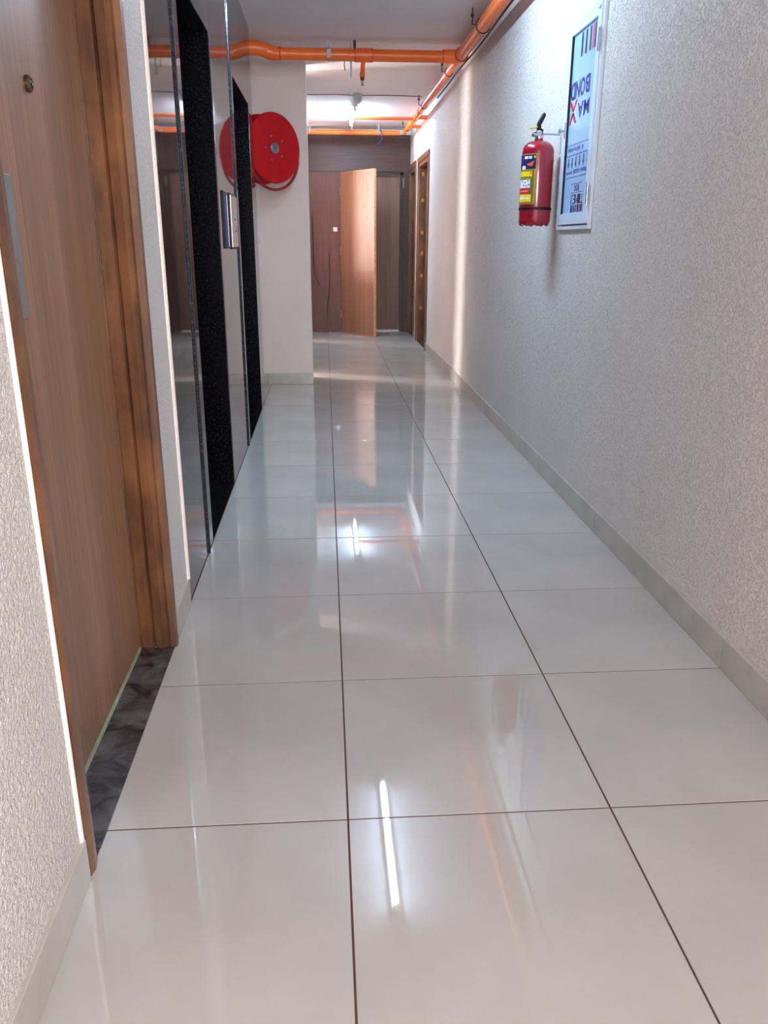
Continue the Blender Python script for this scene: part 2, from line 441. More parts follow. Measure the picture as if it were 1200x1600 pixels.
# ---- back wall, clad in brown wood laminate
BX0, BX1, BT = 0.222, 1.062, 2.125
wb = MB().box(PX1-0.01, BX0, YB+0.02, YB+0.3, 0, ZC).box(BX1, XR+0.2, YB+0.02, YB+0.3, 0, ZC).box(BX0, BX1, YB+0.02, YB+0.3, BT, ZC)
wb = struct(wb.build('wall_back', 'back_dark'), 'far end wall clad in brown wood laminate panels', 'wall')
MB().box(PX1-0.005, XR-0.001, YB, YB+0.02, BT+0.004, 2.588, 0.001).build('panel', 'back_dark', wb)
MB().box(PX1-0.005, BX0-0.003, YB, YB+0.02, 0.004, BT-0.001, 0.001).build('panel', 'back_panel', wb)
MB().box(BX1+0.003, XR-0.001, YB, YB+0.02, 0.004, BT-0.001, 0.001).build('panel', 'back_dark', wb)
MB().box(BX0-0.0035, BX0+0.0005, YB-0.002, YB+0.02, 0.004, BT, 0.0).build('edge_strip', 'light_wood_edge', wb)
for (a, b) in ((BX0, BX0+0.035), (BX1-0.035, BX1)):
    MB().box(a, b, YB+0.02, YB+0.16, 0, BT, 0.001).build('jamb', 'dark_leaf', wb)
MB().box(BX0, BX1, YB+0.02, YB+0.16, BT-0.03, BT, 0.001).build('jamb', 'dark_leaf', wb)

# inner closed door and outer open door
d = struct(empty('door_4', ((BX0+BX1)/2, YB+0.1, 0)), 'closed brown inner door behind the open leaf at the far end', 'door')
MB().box(BX0+0.037, BX1-0.037, YB+0.085, YB+0.125, 0.022, BT-0.033, 0.002).build('leaf', 'inner_leaf', d)
MB().box(BX0+0.037, BX1-0.037, YB+0.08, YB+0.12, 0.003, 0.019).build('door_seal_or_gap_light', 'white_plastic', d)  # white strip painted in for the light showing under the inner door
MB().box(BX1-0.003, BX1+0.012, YB-0.006, YB+0.001, 1.93, 2.06, 0.002).build('hinge', 'grey_metal', d)

d = struct(empty('door_5', (BX0, YB, 0)), 'open brown wooden door leaf swung into the corridor at the far end', 'door')
h0 = Vector((0.228, 10.225, 0)); h1 = Vector((0.650, 9.545, 0)); dr = (h1-h0); LEN = dr.length; ang = math.atan2(dr.y, dr.x)
mx = Matrix.Translation(h0) @ Matrix.Rotation(ang, 4, 'Z')
leaf = MB().box(0, LEN-0.006, -0.034, 0.0, 0.012, 2.108, 0.001).move(mx).build('leaf', 'open_leaf', d)
MB().box(LEN-0.006, LEN, -0.0345, 0.0005, 0.012, 2.112).move(mx).build('edge_band', 'light_wood_edge', leaf)
MB().box(0.0, LEN, -0.0345, 0.0005, 2.108, 2.113).move(mx).build('edge_band', 'light_wood_edge', leaf)
MB().box(0.0, LEN, -0.0345, 0.0005, 0.006, 0.012).move(mx).build('edge_band', 'light_wood_edge', leaf)
for z in (0.25, 1.1, 1.88):
    MB().tube([(h0.x-0.004, h0.y-0.012, z-0.05), (h0.x-0.004, h0.y-0.012, z+0.05)], 0.006, 10).box(h0.x-0.034, h0.x-0.006, YB-0.003, YB+0.0005, z-0.05, z+0.05).build('hinge', 'grey_metal', d, True)

# ---- two doors in the right wall at the far end
def side_door(num, y0, y1, label, hinges, handle, leafmat):
    d = struct(empty('door_%d' % num, (XR, (y0+y1)/2, 0)), label, 'door')
    fwid = 0.055
    for a, b in ((y0-0.005, y0+fwid), (y1-fwid, y1+0.005)):
        MB().box(XR-0.004, XR+0.13, a, b, 0, DT, 0.004, 2).build('frame_post', 'teak', d)
    MB().box(XR-0.004, XR+0.13, y0-0.005, y1+0.005, DT-fwid, DT+0.005, 0.004, 2).build('frame_head', 'teak_across', d)
    for a, b in ((y0-0.065, y0+0.012), (y1-0.012, y1+0.065)):
        MB().box(XR-0.016, XR+0.001, a, b, 0, DT-0.013, 0.005, 2).build('architrave', 'teak', d)
    MB().box(XR-0.016, XR+0.001, y0-0.065, y1+0.065, DT-0.012, DT+0.055, 0.005, 2).build('architrave', 'teak_across', d)
    MB().box(XR+0.085, XR+0.12, y0+fwid, y1-fwid, 0.01, DT-fwid, 0.002).build('leaf', leafmat, d)
    MB().box(XR-0.004, XR+0.13, y0+fwid, y1-fwid, 0.0, 0.008, 0.001).build('threshold', 'threshold_granite', d)
    for z in hinges:
        MB().box(XR+0.032, XR+0.062, y1-fwid-0.003, y1-fwid+0.001, z-0.022, z+0.022, 0.001).build('strike_plate', 'brass', d)
    if handle:
        yh, z0, z1 = handle
        g = MB().tube(arc((XR+0.086, yh, z0), (XR+0.02, yh, z0), (XR+0.02, yh, z0+0.03), 5)+arc((XR+0.02, yh, z1-0.03), (XR+0.02, yh, z1), (XR+0.086, yh, z1), 5), 0.009, 10)
        g.build('pull_handle', 'steel', d, True)
side_door(6, A0, A1, 'varnished teak door frame with brass plates in the right wall, nearer of two', (2.02, 1.72, 1.34, 1.09, 0.82, 0.42), None, 'teak_dark')
side_door(7, B0, B1, 'dark wooden door with steel pull handle in the right wall beside the end wall', (), (B0+0.14, 1.11, 1.36), 'dark_leaf')
# white bead beside the nearer side door
MB().box(XR-0.012, XR+0.001, A1+0.066, A1+0.09, 0.1, DT+0.06, 0.003).build('corner_bead', 'white_bead', wr)

# ---- near door in the left wall
LX = -0.632
d = struct(empty('door_1', (LX, 0.4, 0)), 'brown laminate flat door with peephole in a varnished wooden frame, nearest on the left', 'door')
leaf = MB().box(LX-0.038, LX, 0.010, D1-0.045, 0.016, 2.10, 0.002).build('leaf', 'laminate', d)
# far post: stepped section facing the viewpoint
fp = [(XL-0.12, D1), (XL-0.12, D1-0.045), (LX+0.004, D1-0.045), (LX+0.004, D1-0.030), (XL-0.062, D1-0.034), (XL-0.058, D1-0.024), (XL-0.052, D1-0.034),
      (XL-0.026, D1-0.040), (XL-0.014, D1-0.030), (XL-0.006, D1-0.034), (XL+0.010, D1-0.026), (XL+0.012, D1-0.004), (XL+0.004, D1+0.004), (XL+0.0, D1)]
MB().prism(fp, lambda u, v, t: Vector((u, v, 0.001 + 2.16*t))).build('frame_post', 'teak', d)
np_ = [(XL-0.12, D0-0.05), (XL-0.12, D0+0.03), (LX+0.004, D0+0.03), (LX+0.004, D0+0.012), (XL-0.02, D0+0.012), (XL+0.006, D0-0.004), (XL+0.010, D0-0.03), (XL+0.006, D0-0.05)]
MB().prism(np_, lambda u, v, t: Vector((u, v, 0.001 + 2.16*t))).build('frame_post', 'teak', d)
MB().box(XL-0.12, XL+0.008, D0-0.04, D1, 2.10, 2.165, 0.004).build('frame_head', 'teak_across', d)
MB().box(LX-0.06, XL+0.004, D0+0.030, D1-0.030, -0.012, 0.004, 0.001).build('threshold', 'threshold_granite', d)
MB().box(LX-0.002, LX+0.004, D0+0.03, D1-0.045, 0.004, 0.013).build('door_seal_or_gap_light', 'gasket', d)
pv = MB().lathe([(0.0165, 0), (0.0165, 0.006), (0.013, 0.010), (0.010, 0.010), (0.009, 0.006), (0.001, 0.006)], 28, (LX, 0.408, 1.53), (1, 0, 0)).build('peephole', 'bronze', d, True)
MB().lathe([(0.0088, 0.0), (0.007, 0.003), (0.001, 0.005)], 20, (LX+0.006, 0.408, 1.53), (1, 0, 0)).build('lens', 'black_plastic', pv, True)
MB().box(LX, LX+0.006, 0.188, 0.232, 1.075, 1.345, 0.002).build('handle_plate', 'grey_metal', d)

# ================================================================== THINGS
# ---- fire extinguisher
EX, EY, E0, ER = 1.046, 2.815, 1.300, 0.080
ext = thing('fire_extinguisher', (EX, EY, E0), 'red fire extinguisher with colourful label hanging on the right wall beside the cabinet', 'fire extinguisher')
prof = [(0.004, 0.030), (0.040, 0.026), (0.058, 0.010), (0.070, 0.004), (0.077, 0.012), (ER, 0.032), (ER, 0.350)]
prof += [(ER-0.052*(1-math.cos(t)), 0.350+0.052*math.sin(t)) for t in [math.pi/2*k/8 for k in range(1, 9)]]
prof += [(0.021, 0.406), (0.021, 0.414), (0.002, 0.414)]
feet = lambda r, h, t: (0.010*(1-math.cos(8*t))/2 if 0.05 < r < 0.079 and h < 0.02 else 0)
MB().lathe(prof, 64, (EX, EY, E0), None, feet).build('cylinder', 'extinguisher_red', ext, True)
MB().lathe([(ER+0.0005, 0.080), (ER+0.0025, 0.081), (ER+0.0025, 0.093), (ER+0.0005, 0.094)], 56, (EX, EY, E0)).build('strap', 'black_plastic', ext, True)
def patch(a0, a1, z0, z1, mat, name, parent, lift=0.0008, n=14):
    mb = MB(); R_ = ER+lift
    lo, hi = [], []
    for k in range(n+1):
        a = math.radians(a0+(a1-a0)*k/n)
        lo.append(mb.bm.verts.new((EX+R_*math.cos(a), EY+R_*math.sin(a), E0+z0))); hi.append(mb.bm.verts.new((EX+R_*math.cos(a), EY+R_*math.sin(a), E0+z1)))
    for k in range(n): mb.bm.faces.new((lo[k], lo[k+1], hi[k+1], hi[k]))
    return mb.build(name, mat, parent, True)
lab = patch(108, 254, 0.108, 0.340, 'label_gold', 'label', ext); lab['label'] = 'printed instruction label'
patch(111, 251, 0.270, 0.336, 'label_navy', 'heading_panel', lab, 0.0012)
patch(224, 236, 0.317, 0.329, 'label_white', 'print', lab, 0.0016, 4); patch(205, 221, 0.317, 0.329, 'label_white', 'print', lab, 0.0016, 4); patch(243, 249, 0.320, 0.330, 'label_yellow', 'emblem', lab, 0.0016, 3)
def tri(pts, mat, name, parent, lift=0.0018):
    mb = MB(); R_ = ER+lift
    mb.bm.faces.new([mb.bm.verts.new((EX+R_*math.cos(math.radians(a)), EY+R_*math.sin(math.radians(a)), E0+z)) for a, z in pts])
    return mb.build(name, mat, parent)
tri([(216, 0.292), (228, 0.284), (238, 0.282), (246, 0.308), (232, 0.300)], 'label_orange', 'arrow_print', lab, 0.0026)
tri([(204+10*math.cos(t), 0.277+0.010*math.sin(t)) for t in [2*math.pi*k/12 for k in range(12)]], 'label_white', 'roundel', lab, 0.0030)
patch(114, 246, 0.112, 0.264, 'label_green', 'body_panel', lab, 0.0012)
patch(180, 240, 0.236, 0.260, 'label_yellow', 'print_block', lab, 0.0016); patch(232, 237, 0.246, 0.256, 'label_orange', 'print', lab, 0.0020, 3)
patch(180, 238, 0.226, 0.231, 'label_gold', 'print_block', lab, 0.0016)
patch(180, 234, 0.184, 0.222, 'label_white', 'print_block', lab, 0.0016)
for a, z in ((196, 0.212), (210, 0.206), (222, 0.214), (226, 0.196), (204, 0.193), (216, 0.190)):
    patch(a, a+6, z, z+0.005, 'print_black', 'print', lab, 0.0020, 3)
patch(180, 234, 0.156, 0.182, 'label_magenta', 'print_block', lab, 0.0016)
patch(186, 228, 0.167, 0.171, 'label_yellow', 'print', lab, 0.0020)
patch(180, 240, 0.118, 0.153, 'label_yellow', 'print_block', lab, 0.0016)
patch(186, 234, 0.131, 0.139, 'label_white', 'print', lab, 0.0020)
z = E0+0.412
MB().lathe([(0.020, 0), (0.020, 0.012), (0.015, 0.016), (0.015, 0.034), (0.011, 0.040), (0.002, 0.040)], 24, (EX, EY, z)).build('valve', 'steel', ext, True)
MB().tube([(EX, EY, z+0.018), (EX-0.034, EY-0.010, z+0.018)], 0.009, 14).build('outlet', 'steel', ext, True)
lv = [Vector((EX+0.016, EY, z+0.034)), Vector((EX-0.004, EY, z+0.044)), Vector((EX-0.004, EY-0.004, z+0.070)), Vector((EX+0.016, EY-0.006, z+0.108)), Vector((EX+0.022, EY-0.006, z+0.114))]
MB().tube(lv, [0.010, 0.013, 0.012, 0.011, 0.007], 10).build('lever', 'black_plastic', ext, True)
MB().box(EX-0.028, EX+0.020, EY-0.009, EY+0.009, z+0.024, z+0.032, 0.003).build('carry_handle', 'red_gloss', ext)
MB().tube([(EX-0.052, EY-0.010, z+0.046), (EX-0.004, EY-0.006, z+0.056)], 0.0035, 8).build('safety_pin', 'label_yellow', ext, True)
MB().torus((EX-0.026, EY-0.012, z+0.034), (0.2, -1, 0.2), 0.014, 0.0016, 24, 6).build('pin_ring', 'steel', ext, True)
MB().tube([(EX, EY, z+0.016), (EX+0.03, EY, z+0.024), (XR-0.004, EY+0.004, z+0.022)], 0.004, 8).build('hanger_rod', 'steel', ext, True)
MB().box(XR-0.004, XR+0.001, EY-0.010, EY+0.014, z-0.062, z+0.060, 0.001).build('wall_plate', 'white_frame', ext)

# ---- wall cabinet with film covered panel
CY0, CY1, CZ0, CZ1 = 2.222, 2.745, 1.284, 2.196
cab = thing('wall_cabinet', (XR, (CY0+CY1)/2, CZ0), 'white framed tall cabinet door with upside-down printed blue film, flush in the right wall', 'cabinet')
fx = XR-0.014
for a in ((CY0, CY0+0.022, CZ0, CZ1), (CY1-0.022, CY1, CZ0, CZ1)): MB().box(fx, XR+0.001, *a, 0.002).build('frame_side', 'white_frame', cab)
for z0, z1 in ((CZ0, CZ0+0.018), (CZ1-0.022, CZ1)): MB().box(fx, XR+0.001, CY0+0.022, CY1-0.022, z0, z1, 0.002).build('frame_rail', 'white_frame', cab)
dx = XR-0.020
g0, g1, h0_, h1_ = 2.291, 2.662, 1.357, 2.128
dleaf = MB().box(dx, XR-0.003, CY0+0.025, g0, CZ0+0.024, CZ1-0.026, 0.002).box(dx, XR-0.003, g1, CY1-0.025, CZ0+0.024, CZ1-0.026, 0.002)\
    .box(dx, XR-0.003, g0, g1, CZ0+0.024, h0_, 0.001).box(dx, XR-0.003, g0, g1, h1_, CZ1-0.026, 0.001).build('cabinet_door', 'white_frame', cab)
px = XR-0.009
pan = MB().box(px, XR-0.002, g0-0.004, g1+0.004, h0_-0.004, h1_+0.004).build('film_panel', 'film_blue', cab)
MB().box(px-0.0095, px-0.0005, g1-0.008, g1+0.0005, h0_, h1_).build('glazing_gasket', 'black_plastic', dleaf)
for z in (1.43, 2.03):
    MB().tube([(dx-0.004, CY0+0.018, z-0.045), (dx-0.004, CY0+0.018, z+0.045)], 0.006, 10).build('hinge', 'steel', cab, True)
kb = MB().lathe([(0.006, 0), (0.006, 0.012), (0.012, 0.018), (0.012, 0.024), (0.002, 0.026)], 18, (dx, CY1-0.05, 1.735), (-1, 0, 0)).build('knob', 'steel', dleaf, True)
MB().box(dx-0.004, dx, g1+0.006, g1+0.016, 1.70, 1.77, 0.001).build('lock_plate', 'grey_plastic', dleaf)
MB().lathe([(0.008, 0), (0.008, 0.006), (0.002, 0.008)], 14, (dx, CY0+0.045, 2.155), (-1, 0, 0)).build('screw', 'steel', dleaf, True)
# printing on the film, upside down (turned 180 degrees in the plane of the wall)
tx = px-0.0008
def text(s, yc, zc, height, width, mat, bold=0.0):
    cu = bpy.data.curves.new('lettering', 'FONT'); cu.body = s; cu.align_x = 'CENTER'; cu.align_y = 'CENTER'; cu.offset = bold
    tmp = bpy.data.objects.new('lettering', cu); COL.objects.link(tmp)
    dg = bpy.context.evaluated_depsgraph_get(); me = bpy.data.meshes.new_from_object(tmp.evaluated_get(dg))
    bpy.data.objects.remove(tmp); bpy.data.curves.remove(cu)
    xs = [v.co.x for v in me.vertices]; yy = [v.co.y for v in me.vertices]
    sx = width/(max(xs)-min(xs)); sz = height/(max(yy)-min(yy)); cx_ = (max(xs)+min(xs))/2; cz_ = (max(yy)+min(yy))/2
    for v in me.vertices:
        # seen from -X, reading direction is -Y when upright; turned over it is +Y with z flipped
        v.co = Vector((tx, yc + (v.co.x-cx_)*sx, zc - (v.co.y-cz_)*sz))
    me.materials.clear(); me.materials.append(M[mat])
    o = bpy.data.objects.new('lettering', me); COL.objects.link(o); put_under(o, pan); return o
def mark(y0, y1, z0, z1, mat, name='printed_line'):
    mb = MB(); mb.bm.faces.new([mb.bm.verts.new(p) for p in ((tx, y0, z0), (tx, y1, z0), (tx, y1, z1), (tx, y0, z1))]); return mb.build(name, mat, pan)
def word(w, y0, y1, zc, height, mat, bold):
    gap = 0.10*(y1-y0)/len(w); adv = (y1-y0+gap)/len(w)
    for k, ch in enumerate(w): text(ch, y0+adv*k+(adv-gap)/2, zc, height, adv-gap, mat, bold)
word('BOND', 2.368, 2.652, 1.893, 0.074, 'print_navy', 0.028)
word('MA', 2.355, 2.528, 1.800, 0.064, 'print_navy', 0.03)
def quad(pts, mat):
    mb = MB(); mb.bm.faces.new([mb.bm.verts.new((tx, a, b)) for a, b in pts]); mb.build('emblem', mat, pan)
quad([(2.534, 1.852), (2.562, 1.852), (2.610, 1.806), (2.582, 1.806)], 'print_red'); quad([(2.655, 1.852), (2.628, 1.852), (2.582, 1.806), (2.610, 1.806)], 'print_red')
quad([(2.582, 1.800), (2.610, 1.800), (2.562, 1.752), (2.534, 1.752)], 'print_red'); quad([(2.582, 1.800), (2.610, 1.800), (2.655, 1.752), (2.628, 1.752)], 'print_red')
mark(2.300, g1-0.01, 1.6585, 1.6605, 'print_black'); mark(2.300, g1-0.01, 1.6135, 1.6155, 'print_black')
text('in', 2.408, 1.637, 0.021, 0.026, 'print_navy'); text('direction', 2.540, 1.637, 0.021, 0.190, 'print_navy')
for k in range(6):
    ya = 2.322+k*0.058
    mb = MB()
    mb.bm.faces.new([mb.bm.verts.new((tx, ya+a, b)) for a, b in ((-0.005, 1.605), (0.005, 1.605), (0.005, 1.580), (0.013, 1.580), (0, 1.558), (-0.013, 1.580), (-0.005, 1.580))])
    mb.build('arrow_print', 'print_black', pan)
text('Please', 2.362, 1.539, 0.022, 0.100, 'print_navy'); text('install', 2.475, 1.539, 0.022, 0.095, 'print_navy'); text('panel', 2.590, 1.539, 0.022, 0.095, 'print_navy')
mark(2.300, g1-0.01, 1.5165, 1.5185, 'print_black'); mark(2.372, 2.54, 1.4855, 1.4875, 'print_black'); mark(2.362, 2.54, 1.4465, 1.4485, 'print_black')
text('BOND', 2.455, 1.467, 0.028, 0.075, 'print_black')
word('TIMEX', 2.345, 2.54, 1.419, 0.042, 'print_black', 0.0)
for k, (a, w_, m_) in enumerate(((2.350, 0.020, 'print_black'), (2.376, 0.012, 'print_red'), (2.392, 0.010, 'print_pink'), (2.406, 0.022, 'print_black'), (2.440, 0.012, 'print_black'), (2.462, 0.016, 'print_black'), (2.488, 0.010, 'print_black'), (2.508, 0.022, 'print_black'))):
    mark(a, a+w_, 1.362, 1.394, m_, 'printed_bar')
for k, (a, w_, m_) in enumerate(((2.330, 0.020, 'print_black'), (2.358, 0.014, 'print_red'), (2.378, 0.010, 'print_pink'), (2.396, 0.022, 'print_black'), (2.452, 0.026, 'print_black'), (2.512, 0.026, 'print_black'))):
    mark(a, a+w_, 2.022, 2.118, m_, 'printed_bar')

# ---- hose reel on the column
HC = Vector((-0.402, 5.37, 1.915)); th = math.radians(42); N = Vector((math.sin(th), -math.cos(th), 0)); SD = Vector((math.cos(th), math.sin(th), 0)); HR = 0.252
reel = thing('hose_reel', (HC.x, 5.79, HC.z-0.3), 'red fire hose reel drum on swing arm, mounted on the pale column', 'hose reel')
MB().lathe([(0.045, 0.0), (HR-0.05, 0.0), (HR-0.018, 0.006), (HR, 0.004), (HR+0.004, -0.004), (HR, -0.012), (0.02, -0.012)], 72, HC, N).build('front_flange', 'red_gloss', reel, True)
MB().lathe([(0.02, 0.0), (HR, 0.0), (HR+0.004, -0.006), (HR, -0.012), (0.02, -0.012)], 64, HC-N*0.16, N).build('rear_flange', 'red_gloss', reel, True)
MB().lathe([(0.11, -0.15), (0.11, -0.010)], 40, HC, N).build('drum', 'red_gloss', reel, True)
hub = MB().lathe([(0.040, 0.0), (0.040, 0.010), (0.034, 0.014), (0.012, 0.016), (0.002, 0.012)], 32, HC, N).build('hub_plate', 'galvanised', reel, True)
MB().lathe([(0.006, 0.0), (0.006, 0.006), (0.001, 0.008)], 12, HC+N*0.013, N).build('hub_screw', 'bronze', hub, True)
for k in range(5):
    a = math.radians(180+72*k)
    MB().lathe([(0.0075, 0), (0.0075, 0.005), (0.001, 0.008)], 10, HC+SD*0.090*math.cos(a)+Vector((0, 0, 0.090*math.sin(a))), N).build('bolt', 'galvanised', reel, True)
for k in range(4):
    MB().torus(HC-N*(0.034+0.034*k), N, 0.215, 0.017, 56, 8).build('hose_coil', 'red_hose', reel, True)
MB().torus(HC-N*0.03-Vector((0, 0, 0.052))+SD*0.014, N, 0.247, 0.011, 56, 10).build('hose_loop', 'red_hose', reel, True)
MB().tube([HC-N*0.15, HC-N*0.24, Vector((-0.70, 5.66, HC.z)), Vector((-0.70, 5.795, HC.z))], 0.022, 14).build('swing_arm', 'red_gloss', reel, True)
MB().box(-0.76, -0.64, 5.784, 5.7995, HC.z-0.10, HC.z+0.10, 0.004).build('wall_bracket', 'red_gloss', reel)

# white trunking on the column
tk = thing('cable_trunking', (-0.585, 5.79, 0.98), 'thin white plastic cable trunking strip upright on the column behind the reel', 'trunking')
MB().box(-0.596, -0.574, 5.783, 5.801, 0.985, 2.265, 0.003).build('cover', 'white_plastic', tk)
MB().lathe([(0.004, 0), (0.003, 0.003), (0.0005, 0.004)], 8, (-0.585, 5.783, 1.22), (0, -1, 0)).build('screw', 'bronze', tk, True)

# ---- lift call panel and display on the granite pier
lp = thing('lift_display', (XL, 2.9, 1.19), 'narrow dark blue glass lift display on the granite pier', 'display')
MB().box(XL-0.001, XL+0.007, 2.815, 2.975, 1.190, 1.465, 0.002).build('bezel', 'black_plastic', lp)
MB().box(XL+0.006, XL+0.0085, 2.835, 2.955, 1.205, 1.450, 0.001).build('screen', 'lift_display', lp)
cp_ = thing('lift_call_panel', (XL, 3.26, 1.19), 'brushed steel lift call panel on the granite pier between the two lifts', 'panel')
MB().box(XL-0.001, XL+0.006, 3.10, 3.43, 1.185, 1.470, 0.001).build('backplate', 'black_plastic', cp_)
MB().box(XL+0.005, XL+0.013, 3.12, 3.41, 1.195, 1.460, 0.002).build('faceplate', 'steel', cp_)
for z in (1.29, 1.35):
    MB().lathe([(0.016, 0), (0.016, 0.005), (0.002, 0.006)], 20, (XL+0.013, 3.265, z), (1, 0, 0)).build('call_button', 'grey_metal', cp_, True)

# ---- sprinkler pipework (one connected run)
PZ, PXX, PY = 2.552, 1.021, 5.29
RB, RS = 0.042, 0.029
sp_ = thing('sprinkler_pipework', (PXX, 5.0, PZ), 'orange fire sprinkler pipework hung under the ceiling along the right wall', 'pipe')
MB().tube([(PXX, -4.3, PZ), (PXX, PY-0.07, PZ)], RB, 24).build('main_pipe', 'orange_pipe', sp_, True)
MB().tube([(PXX, PY-0.10, PZ), (PXX, PY+0.06, PZ)], RB+0.007, 24).tube([(PXX-0.13, PY, PZ), (PXX, PY, PZ)], RB+0.007, 24).tube([(PXX, PY+0.06, PZ), (PXX, PY+0.12, PZ)], [RB+0.004, RS+0.004], 24).build('tee_fitting', 'orange_pipe', sp_, True)
MB().torus((PXX, PY-0.10, PZ), (0, 1, 0), RB+0.006, 0.003, 32, 6).build('joint_ring', 'dark_wire', sp_, True)
MB().torus((PXX-0.13, PY, PZ), (1, 0, 0), RB+0.006, 0.002, 32, 6).build('joint_ring', 'dark_wire', sp_, True)
MB().tube([(PXX-0.12, PY, PZ), (-0.36, PY, PZ)], RB, 24).build('cross_pipe', 'orange_pipe', sp_, True)
MB().tube([(-0.33, PY, PZ), (-0.39, PY, PZ)], RB+0.006, 24).build('socket', 'orange_pipe', sp_, True)
MB().tube([(-0.37, PY, PZ), (-0.41, PY, PZ+0.008), (-0.45, PY-0.015, PZ+0.022), (-0.50, PY-0.03, PZ+0.028), (-0.925, PY-0.035, PZ+0.028)], RB+0.008, 24).build('elbow', 'orange_pipe', sp_, True)
MB().torus((-0.33, PY, PZ), (1, 0, 0), RB+0.004, 0.003, 32, 6).build('joint_ring', 'red_hose', sp_, True)
# tee with sprinkler
TX = 0.282
MB().tube([(TX-0.055, PY, PZ), (TX+0.075, PY, PZ)], RB+0.006, 24).build('tee_fitting', 'orange_pipe', sp_, True)
for q in (-0.055, 0.075):
    MB().torus((TX+q, PY, PZ), (1, 0, 0), RB+0.005, 0.002, 32, 6).build('joint_ring', 'dark_wire', sp_, True)
MB().tube([(TX+0.008, PY, PZ-0.03), (TX, PY, PZ-0.14)], 0.017, 16).tube([(TX, PY, PZ-0.115), (TX, PY, PZ-0.145)], 0.020, 16).build('drop_nipple', 'orange_pipe', sp_, True)
def sprinkler(x, y, z, mat):
    s_ = MB().lathe([(0.016, 0.0), (0.017, -0.020), (0.012, -0.026), (0.008, -0.030), (0.001, -0.030)], 16, (x, y, z)).build('sprinkler_head', mat, sp_, True)
    MB().tube([(x-0.008, y, z-0.028), (x-0.010, y, z-0.040), (x, y, z-0.058)], 0.002, 6).tube([(x+0.008, y, z-0.028), (x+0.010, y, z-0.040), (x, y, z-0.058)], 0.002, 6).tube([(x, y, z-0.03), (x, y, z-0.058)], 0.0025, 6).build('frame_arm', mat, s_, True)
    MB().lathe([(0.015, -0.062), (0.015, -0.059), (0.001, -0.058)], 16, (x, y, z)).build('deflector', mat, s_, True)
sprinkler(TX, PY, PZ-0.142, 'bronze')
# thinner run to the end
MB().tube([(PXX, PY+0.10, PZ), (PXX, 9.65, PZ)], RS, 20).build('thin_main_pipe', 'orange_pipe', sp_, True)
for y in (7.95, 8.45, 9.05): MB().tube([(PXX, y-0.05, PZ), (PXX, y+0.05, PZ)], RS+0.006, 20).build('socket', 'orange_pipe', sp_, True)
BRY = 8.45
MB().tube([(0.33, BRY, PZ-0.006), (PXX, BRY, PZ-0.006)], 0.017, 16).build('branch_pipe', 'orange_pipe', sp_, True)
MB().tube([(PXX, BRY, PZ+0.01), (XR+0.006, BRY, PZ+0.01)], 0.024, 16).build('wall_stub', 'orange_pipe', sp_, True)
MB().tube([(PXX, 9.05, PZ-0.01), (XR+0.006, 9.05, PZ-0.01)], 0.020, 16).build('wall_stub', 'orange_pipe', sp_, True)
MB().tube([(0.335, BRY, PZ-0.006)]+arc((0.335, BRY, PZ-0.006), (0.310, BRY, PZ-0.006), (0.310, BRY, PZ-0.04), 5)+[(0.310, BRY, PZ-0.055)], 0.021, 16).build('elbow', 'orange_pipe', sp_, True)
sprinkler(0.310, BRY, PZ-0.052, 'steel')
MB().tube([(PXX, 9.62, PZ)]+arc((PXX, 9.62, PZ), (PXX, 9.68, PZ-0.004), (PXX-0.06, 9.68, PZ-0.008), 6)+[(PXX-0.08, 9.68, PZ-0.008)], RS+0.005, 20).build('elbow', 'orange_pipe', sp_, True)
MB().tube([(PXX-0.06, 9.68, PZ-0.008), (-2.0, 9.68, PZ-0.008)], RS-0.001, 20).build('end_pipe', 'orange_pipe', sp_, True)
# hangers
def strap_hanger(x, y, r):
    h = MB().torus((x, y, PZ), (1, 0, 0), r+0.003, 0.004, 28, 6).box(x-0.014, x+0.014, y-r-0.0065, y-r-0.0025, PZ-r*0.7, PZ+r*0.7).box(x-0.012, x+0.012, y-0.003, y+0.003, PZ+r, ZC+0.001)
    h.build('strap_hanger', 'galvanised', sp_, True)
strap_hanger(0.033, PY, RB); strap_hanger(-0.185, 9.68, RS); strap_hanger(0.687, 9.68, RS)
MB().box(TX-0.066, TX-0.046, PY-0.004, PY+0.004, PZ+RB, ZC+0.001).build('strap_hanger', 'dark_wire', sp_)
def clevis(y, r):
    MB().torus((PXX, y, PZ), (0, 1, 0), r+0.004, 0.003, 32, 6).tube([(PXX-0.03-r, y, PZ), (PXX-0.03-r, y, ZC)], 0.004, 8).tube([(PXX-0.03-r, y, PZ+0.002), (PXX-r, y, PZ)], 0.003, 6).build('clevis_hanger', 'black_plastic', sp_, True)
    MB().lathe([(0.011, -0.008), (0.011, 0.008)], 6, (PXX-0.03-r, y, PZ+0.055)).build('hanger_nut', 'black_plastic', sp_)
for y, r in ((1.2, RB), (2.8, RB), (4.35, RB), (5.85, RS), (7.55, RS), (9.30, RS)): clevis(y, r)

# cable beside the main pipe
pts = [(PXX+0.064+0.004*math.sin(k*1.3), -4.2+k*0.35, PZ-0.010+0.005*math.sin(k*0.9)) for k in range(33)]
tag(MB().tube(pts, 0.0065, 8).build('pipe_side_cable', 'dark_cable', None, True), 'dark purple cable running along the wall side of the orange main pipe', 'cable')

